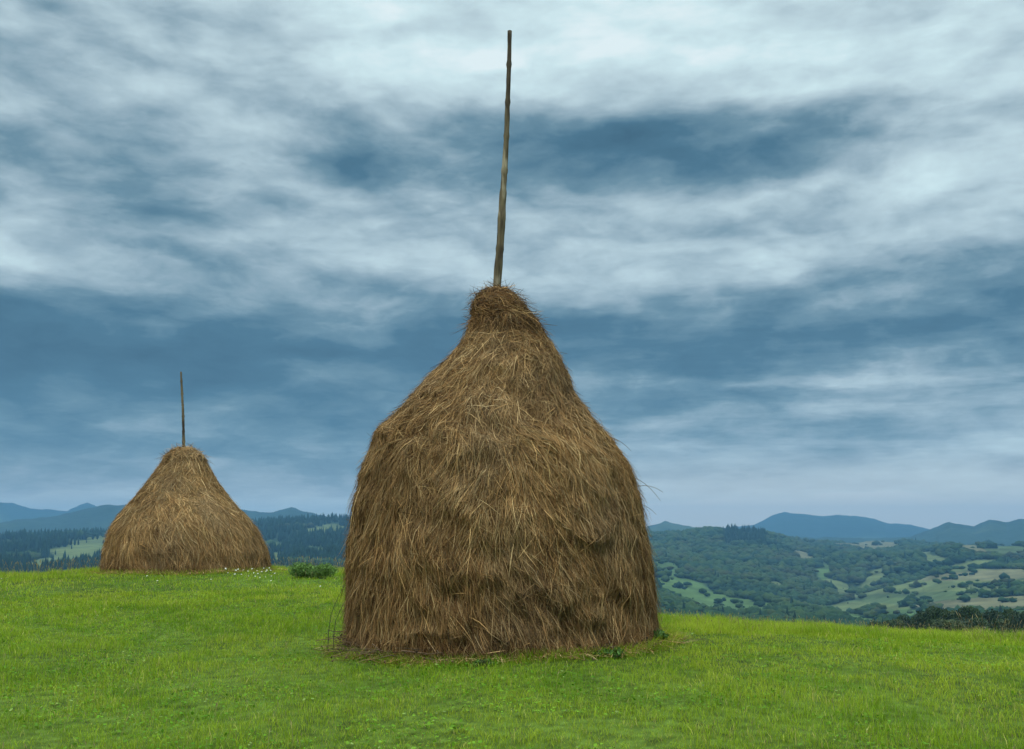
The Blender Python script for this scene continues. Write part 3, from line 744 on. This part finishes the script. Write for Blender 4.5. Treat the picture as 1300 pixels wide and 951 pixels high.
shrub(395, 748, 18.5, .75, .28, 6500, .015, (.10,.18,.035), 'low round green bush on the grass between the two haystacks', seed=3)
shrub(828, 803, 10.6, .34, .16, 700, .02, (.06,.13,.02), 'small leafy green weed at the right foot of the big haystack', 'leafy_weed', 'weed', 5)
shrub(775, 826, 9.75, .30, .09, 500, .018, (.06,.13,.02), 'low leafy green weed in front of the big haystack', 'leafy_weed', 'weed', 6)
shrub(612, 838, 9.3, .22, .07, 300, .016, (.055,.12,.02), 'tiny leafy green weed at the middle front foot of the big haystack', 'leafy_weed', 'weed', 8)
shrub(1242, 801, 13.2, .5, .16, 260, .016, (.13,.10,.05), 'reddish brown dry weed clump on the right meadow edge', 'dry_weed', 'weed', 7)

# daisies by the second stack
def flower_mesh(r):
    st = tube(np.array([(0,0,0),(.006,.004,.06),(.0,.01,.13)]), [.0022,.002,.0018], 5)
    V = []; Fq = []; npet = 10
    for k in range(npet):
        a = k/npet*6.283; ca, sa = math.cos(a), math.sin(a); b = len(V)
        for (rr, ww, zz) in ((.003,.002,.13),(.011,.0045,.133),(.018,.0015,.129)):
            for sgn in (-1, 1): V.append((rr*ca - sgn*ww*sa, .01 + rr*sa + sgn*ww*ca, zz))
        Fq += [(b, b+1, b+3, b+2), (b+2, b+3, b+5, b+4)]
    return npmesh('stem', st[0], st[1], M_twig, np.array([.07,.12,.03])), npmesh('bloom', np.array(V), np.array(Fq), M_petal, np.array([.62,.62,.58])), \
        npmesh('flower_centre', ICO1[0]*np.array([.005,.005,.003]) + [0,.01,.132], ICO1[1], M_petal, np.array([.6,.42,.05]))
sm_, bm_, fc_ = flower_mesh(r)
spots = [(286,726),(289,730),(293,724),(298,728),(303,727),(309,726),(314,729),(319,727),(323,731),(327,726),(329,733),(333,729),(337,727),(340,731),(343,728),(338,735),(331,737),(324,735),
         (315,734),(306,732),(347,735),(350,731),(201,741),(189,737),(3,737),(335,724),(342,724),(408,749),(268,740),(346,741),(322,724),(300,734)]
for k, (px, py) in enumerate(spots):
    for it in range(1):
        Y = 19.0 if py > 733 else 20.2
        # march to the ground along the pixel ray
        for Yt in np.linspace(12, 24, 240):
            p = at(px, py + 3, Yt)
            if p[2] < float(ground_z(p[0:1], p[1:2])[0]): break
    if (p[0]-st2.gc[0])**2 + (p[1]-st2.Y)**2 < 1.8**2:
        p[1] = st2.Y - math.sqrt(max(1.8**2 - (p[0]-st2.gc[0])**2, .01))
    p[2] = float(ground_z(p[0:1], p[1:2])[0])
    e = empty('wild_daisy', p); e.rotation_euler = (-.5 + .5*r.random() if True else 0, .3*r.normal()*.5, r.random()*.8 - .4); s = .55 + .4*r.random(); e.scale = (s, s, s)
    e.rotation_euler.x = .35 + .3*r.random()
    link('stem', sm_, e); b = link('bloom', bm_, e); link('flower_centre', fc_, b)
    props(e, 'small white daisy in the grass around the smaller haystack', 'flower', 'white daisies around the smaller haystack')

# ------------------------------------------------------------------ haze
zt = 375.; zb = -260.; h = 10650.
hv = np.array([(sx*h, sy*h, z) for z in (zb, zt) for sx, sy in ((-1,-1),(1,-1),(1,1),(-1,1))], float)
hf = np.array([(0,3,2,1),(4,5,6,7),(0,1,5,4),(1,2,6,5),(2,3,7,6),(3,0,4,7)])
m = bpy.data.materials.new('haze_air'); m.use_nodes = True; nt = m.node_tree; nt.nodes.remove(nt.nodes['Principled BSDF'])
pv = nt.nodes.new('ShaderNodeVolumePrincipled'); pv.inputs['Color'].default_value = (.175,.40,.655,1); pv.inputs['Density'].default_value = 1.25e-4
pv.inputs['Anisotropy'].default_value = 0.0
nt.links.new(pv.outputs[0], nt.nodes['Material Output'].inputs['Volume'])
o = link('haze', npmesh('haze', hv, hf, m)); props(o, 'thin bluish air haze over the valley', 'haze', None, 'stuff')

# ------------------------------------------------------------------ sky
SUN_EL, SUN_AZ = rad(52), rad(205)     # azimuth clockwise from +Y
w = bpy.data.worlds.new('World'); scene.world = w; w.use_nodes = True; nt = w.node_tree; nt.nodes.clear(); L = nt.links
out = nt.nodes.new('ShaderNodeOutputWorld'); bg = nt.nodes.new('ShaderNodeBackground'); L.new(bg.outputs[0], out.inputs[0]); bg.inputs['Strength'].default_value = .1
sky = nt.nodes.new('ShaderNodeTexSky'); sky.sky_type = 'NISHITA'; sky.sun_disc = False; sky.sun_elevation = SUN_EL; sky.sun_rotation = SUN_AZ
tc = nt.nodes.new('ShaderNodeTexCoord'); DIR = tc.outputs['Generated']
def Mth(op, a, b=None, c=None, clamp=False):
    n = nt.nodes.new('ShaderNodeMath'); n.operation = op; n.use_clamp = clamp
    for i, v in enumerate((a, b, c)):
        if v is None: continue
        if isinstance(v, (int, float)): n.inputs[i].default_value = v
        else: L.new(v, n.inputs[i])
    return n.outputs[0]
def VM(op, a, b=None):
    n = nt.nodes.new('ShaderNodeVectorMath'); n.operation = op
    for i, v in enumerate((a, b)):
        if v is None: continue
        if isinstance(v, (tuple, list)): n.inputs[i].default_value = v
        else: L.new(v, n.inputs[i])
    return n
def noise(vec, scale, detail=6, rough=.55, dist=0., w=None):
    n = nt.nodes.new('ShaderNodeTexNoise'); n.inputs['Scale'].default_value = scale; n.inputs['Detail'].default_value = detail
    n.inputs['Roughness'].default_value = rough; n.inputs['Distortion'].default_value = dist; L.new(vec, n.inputs['Vector']); return n
def mrange(v, a, b, c_, d):
    n = nt.nodes.new('ShaderNodeMapRange'); n.interpolation_type = 'SMOOTHSTEP'
    for k_, v_ in (('From Min', a), ('From Max', b), ('To Min', c_), ('To Max', d)): n.inputs[k_].default_value = v_
    L.new(v, n.inputs['Value']); return n.outputs[0]
sep = nt.nodes.new('ShaderNodeSeparateXYZ'); L.new(DIR, sep.inputs[0]); dx, dy, dz = sep.outputs
zz = Mth('ADD', Mth('MAXIMUM', dz, 0.0), .10)
comb = nt.nodes.new('ShaderNodeCombineXYZ'); L.new(Mth('DIVIDE', dx, zz), comb.inputs[0]); L.new(Mth('DIVIDE', dy, zz), comb.inputs[1]); PL = comb.outputs[0]
# warp of the direction so that the cloud masses get ragged edges
wn = noise(PL, 1.1, 5, .6); wv = VM('SUBTRACT', wn.outputs['Color'], (.5, .5, .5)); 
sc_ = nt.nodes.new('ShaderNodeVectorMath'); sc_.operation = 'MULTIPLY'; L.new(wv.outputs[0], sc_.inputs[0]); sc_.inputs[1].default_value = (.10, .10, .06)
WD = VM('ADD', DIR, sc_.outputs[0]).outputs[0]
# cloud decks: px, py, half-width, half-height, amount (+ light, - dark)
CL = [(620,60,330,80,.20),(70,60,200,100,-.17),(90,190,200,55,-.13),(260,265,130,35,-.15),(90,520,330,90,-.08),(1090,205,170,28,-.12),(280,210,150,55,.20),(40,320,90,45,.30),(520,310,210,40,.18),(560,345,260,28,.12),
      (730,185,210,42,-.29),(430,200,70,38,-.22),(900,190,170,42,-.22),(1190,270,190,75,.26),(1000,60,250,60,.10),(1220,100,120,60,.08),
      (170,250,130,30,-.12),(120,445,330,50,-.16),(430,430,160,40,-.08),(1010,425,260,40,-.12),(850,300,120,30,.10),(900,335,90,22,.08),
      (1000,482,200,8,.24),(1100,520,260,20,.10),(1100,560,260,50,.08),(1050,648,300,16,.42),(1050,610,300,30,.12),(380,640,110,20,.16),(60,636,200,14,.10),(70,560,200,60,-.05),(780,500,90,60,-.03),(1270,480,90,30,.08),(700,375,90,20,.06)]
acc = None
for (px, py, hw, hh, amt) in CL:
    u = (px-CX)/F; v = (CY-py)/F
    c_ = np.array([u, cp - v*sp, sp + v*cp]); sc = 1/np.linalg.norm(c_); c_ *= sc
    rt = np.cross(c_, [0,0,1]); rt /= np.linalg.norm(rt); up = np.cross(rt, c_)
    a = VM('DOT_PRODUCT', WD, tuple(rt/(hw/F*sc))).outputs['Value']; b = VM('DOT_PRODUCT', WD, tuple(up/(hh/F*sc))).outputs['Value']
    f = VM('DOT_PRODUCT', WD, tuple(c_)).outputs['Value']
    g = Mth('EXPONENT', Mth('MULTIPLY', Mth('ADD', Mth('MULTIPLY', a, a), Mth('MULTIPLY', b, b)), -.7))
    g = Mth('MULTIPLY', Mth('MULTIPLY', g, Mth('GREATER_THAN', f, 0.0)), amt)
    acc = g if acc is None else Mth('ADD', acc, g)
# base brightness with elevation
ramp = nt.nodes.new('ShaderNodeValToRGB'); L.new(Mth('MULTIPLY', dz, 1.0), ramp.inputs[0]); cr = ramp.color_ramp
def el(py): v = (CY-py)/F; d = np.array([0, cp-v*sp, sp+v*cp]); return float(d[2]/np.linalg.norm(d))
pts = [(0.0,.80),(el(650),.70),(el(600),.50),(el(450),.40),(el(350),.49),(el(200),.62),(el(60),.68),(el(-60),.76),(.75,.9),(1.0,.95)]
while len(cr.elements) < len(pts): cr.elements.new(.5)
for e_, (p_, v_) in zip(cr.elements, pts): e_.position = p_; e_.color = (v_, v_, v_, 1)
n1 = noise(PL, 1.6, 6, .5, 0).outputs['Fac']; n2 = noise(PL, .55, 5, .5, .2).outputs['Fac']
st_ = nt.nodes.new('ShaderNodeMapping'); st_.inputs['Scale'].default_value = (1.2, 1.2, 14); L.new(DIR, st_.inputs[0])
rmask = mrange(dx, -.15, .15, .35, 1.0); lmask = mrange(dz, .12, .3, 1.0, .25)
n3 = noise(st_.outputs[0], 2.6, 8, .6, .2).outputs['Fac']
B = Mth('ADD', Mth('ADD', ramp.outputs[0], mrange(dz, .1, .35, .03, .085)), acc)
pm = nt.nodes.new('ShaderNodeMapping'); pm.inputs['Scale'].default_value = (1, 1, 2.6); L.new(WD, pm.inputs[0])
n4 = noise(pm.outputs[0], 5.6, 9, .56, 0).outputs['Fac']
off = VM('ADD', pm.outputs[0], (0, 0, .045)).outputs[0]; n4b = noise(off, 5.6, 9, .56, 0).outputs['Fac']
vz = nt.nodes.new('ShaderNodeTexVoronoi'); vz.feature = 'SMOOTH_F1'; vz.inputs['Scale'].default_value = 9; vz.inputs['Detail'].default_value = 1; vz.inputs['Roughness'].default_value = .6; vz.inputs['Smoothness'].default_value = .7
wv2 = VM('ADD', pm.outputs[0], VM('MULTIPLY', VM('SUBTRACT', noise(pm.outputs[0], 14, 4, .6).outputs['Color'], (.5,.5,.5)).outputs[0], (.10,.10,.10)).outputs[0]).outputs[0]
L.new(wv2, vz.inputs['Vector'])
n5 = noise(pm.outputs[0], 17, 5, .55, 0).outputs['Fac']
B = Mth('ADD', B, Mth('MULTIPLY', Mth('SUBTRACT', n1, .5), .22))
B = Mth('ADD', B, Mth('MULTIPLY', Mth('SUBTRACT', n4, .5), .46))
B = Mth('ADD', B, Mth('MULTIPLY', Mth('SUBTRACT', n5, .5), .22))
B = Mth('ADD', B, Mth('MULTIPLY', Mth('SUBTRACT', n4, n4b), .52))
B = Mth('ADD', B, Mth('MULTIPLY', Mth('SUBTRACT', .40, vz.outputs['Distance']), Mth('MULTIPLY', mrange(dz, .06, .22, .06, .24), 1.0)))
B = Mth('ADD', B, Mth('MULTIPLY', Mth('SUBTRACT', n2, .5), .22))
B = Mth('ADD', B, Mth('MULTIPLY', Mth('MULTIPLY', Mth('SUBTRACT', n3, .48), .55), Mth('MULTIPLY', rmask, lmask)), None, True)
cr2 = nt.nodes.new('ShaderNodeValToRGB'); L.new(B, cr2.inputs[0]); c2 = cr2.color_ramp
cp_ = [(.0,(.040,.105,.160)),(.25,(.068,.165,.238)),(.42,(.160,.280,.350)),(.58,(.345,.47,.535)),(.75,(.55,.70,.75)),(.9,(.70,.89,.92)),(1.0,(.84,.97,.99))]
while len(c2.elements) < len(cp_): c2.elements.new(.5)
for e_, (p_, v_) in zip(c2.elements, cp_): e_.position = p_; e_.color = (*v_, 1)
crm = nt.nodes.new('ShaderNodeMix'); crm.data_type = 'RGBA'; L.new(Mth('MULTIPLY', mrange(dz, .015, .095, .85, 0.), mrange(dx, -.1, .25, .35, 1.)), crm.inputs['Factor'])
L.new(cr2.outputs[0], crm.inputs['A']); crm.inputs['B'].default_value = (.98,.94,.82,1)
k10 = VM('SCALE', crm.outputs['Result']); k10.inputs['Scale'].default_value = 10.0
# higher overcast boosted out of frame, brightness added to light the ground
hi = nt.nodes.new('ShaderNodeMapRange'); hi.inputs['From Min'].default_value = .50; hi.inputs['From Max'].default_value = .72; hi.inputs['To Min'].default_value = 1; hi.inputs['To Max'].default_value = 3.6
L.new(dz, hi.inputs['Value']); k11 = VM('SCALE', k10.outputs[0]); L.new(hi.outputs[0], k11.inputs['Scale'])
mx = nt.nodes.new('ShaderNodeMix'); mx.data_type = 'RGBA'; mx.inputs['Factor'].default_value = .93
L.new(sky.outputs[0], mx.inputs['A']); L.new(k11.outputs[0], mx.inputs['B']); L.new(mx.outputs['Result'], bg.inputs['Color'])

sl = bpy.data.lights.new('sun', 'SUN'); sl.energy = 1.5; sl.angle = rad(14); sl.color = (1, .95, .86)
so = bpy.data.objects.new('sun', sl); C.objects.link(so)
sd = np.array([math.sin(SUN_AZ)*math.cos(SUN_EL), math.cos(SUN_AZ)*math.cos(SUN_EL), math.sin(SUN_EL)])
from mathutils import Vector
so.rotation_euler = Vector(sd).to_track_quat('Z', 'Y').to_euler(); so.location = (0, -5, 30)

# ------------------------------------------------------------------ camera, render
cam = bpy.data.cameras.new('camera'); co = bpy.data.objects.new('camera', cam); C.objects.link(co); scene.camera = co
cam.sensor_width = 36; cam.lens = 36*F/1300; cam.clip_start = .1; cam.clip_end = 60000
co.location = (0, 0, EYE); co.rotation_euler = (math.pi/2 + PITCH, 0, 0)
scene.view_settings.view_transform = 'Standard'; scene.view_settings.look = 'None'; scene.view_settings.exposure = 0; scene.view_settings.gamma = 1
scene.cycles.use_denoising = True
scene.cycles.max_bounces = 6; scene.cycles.diffuse_bounces = 3; scene.cycles.transmission_bounces = 3; scene.cycles.volume_bounces = 0
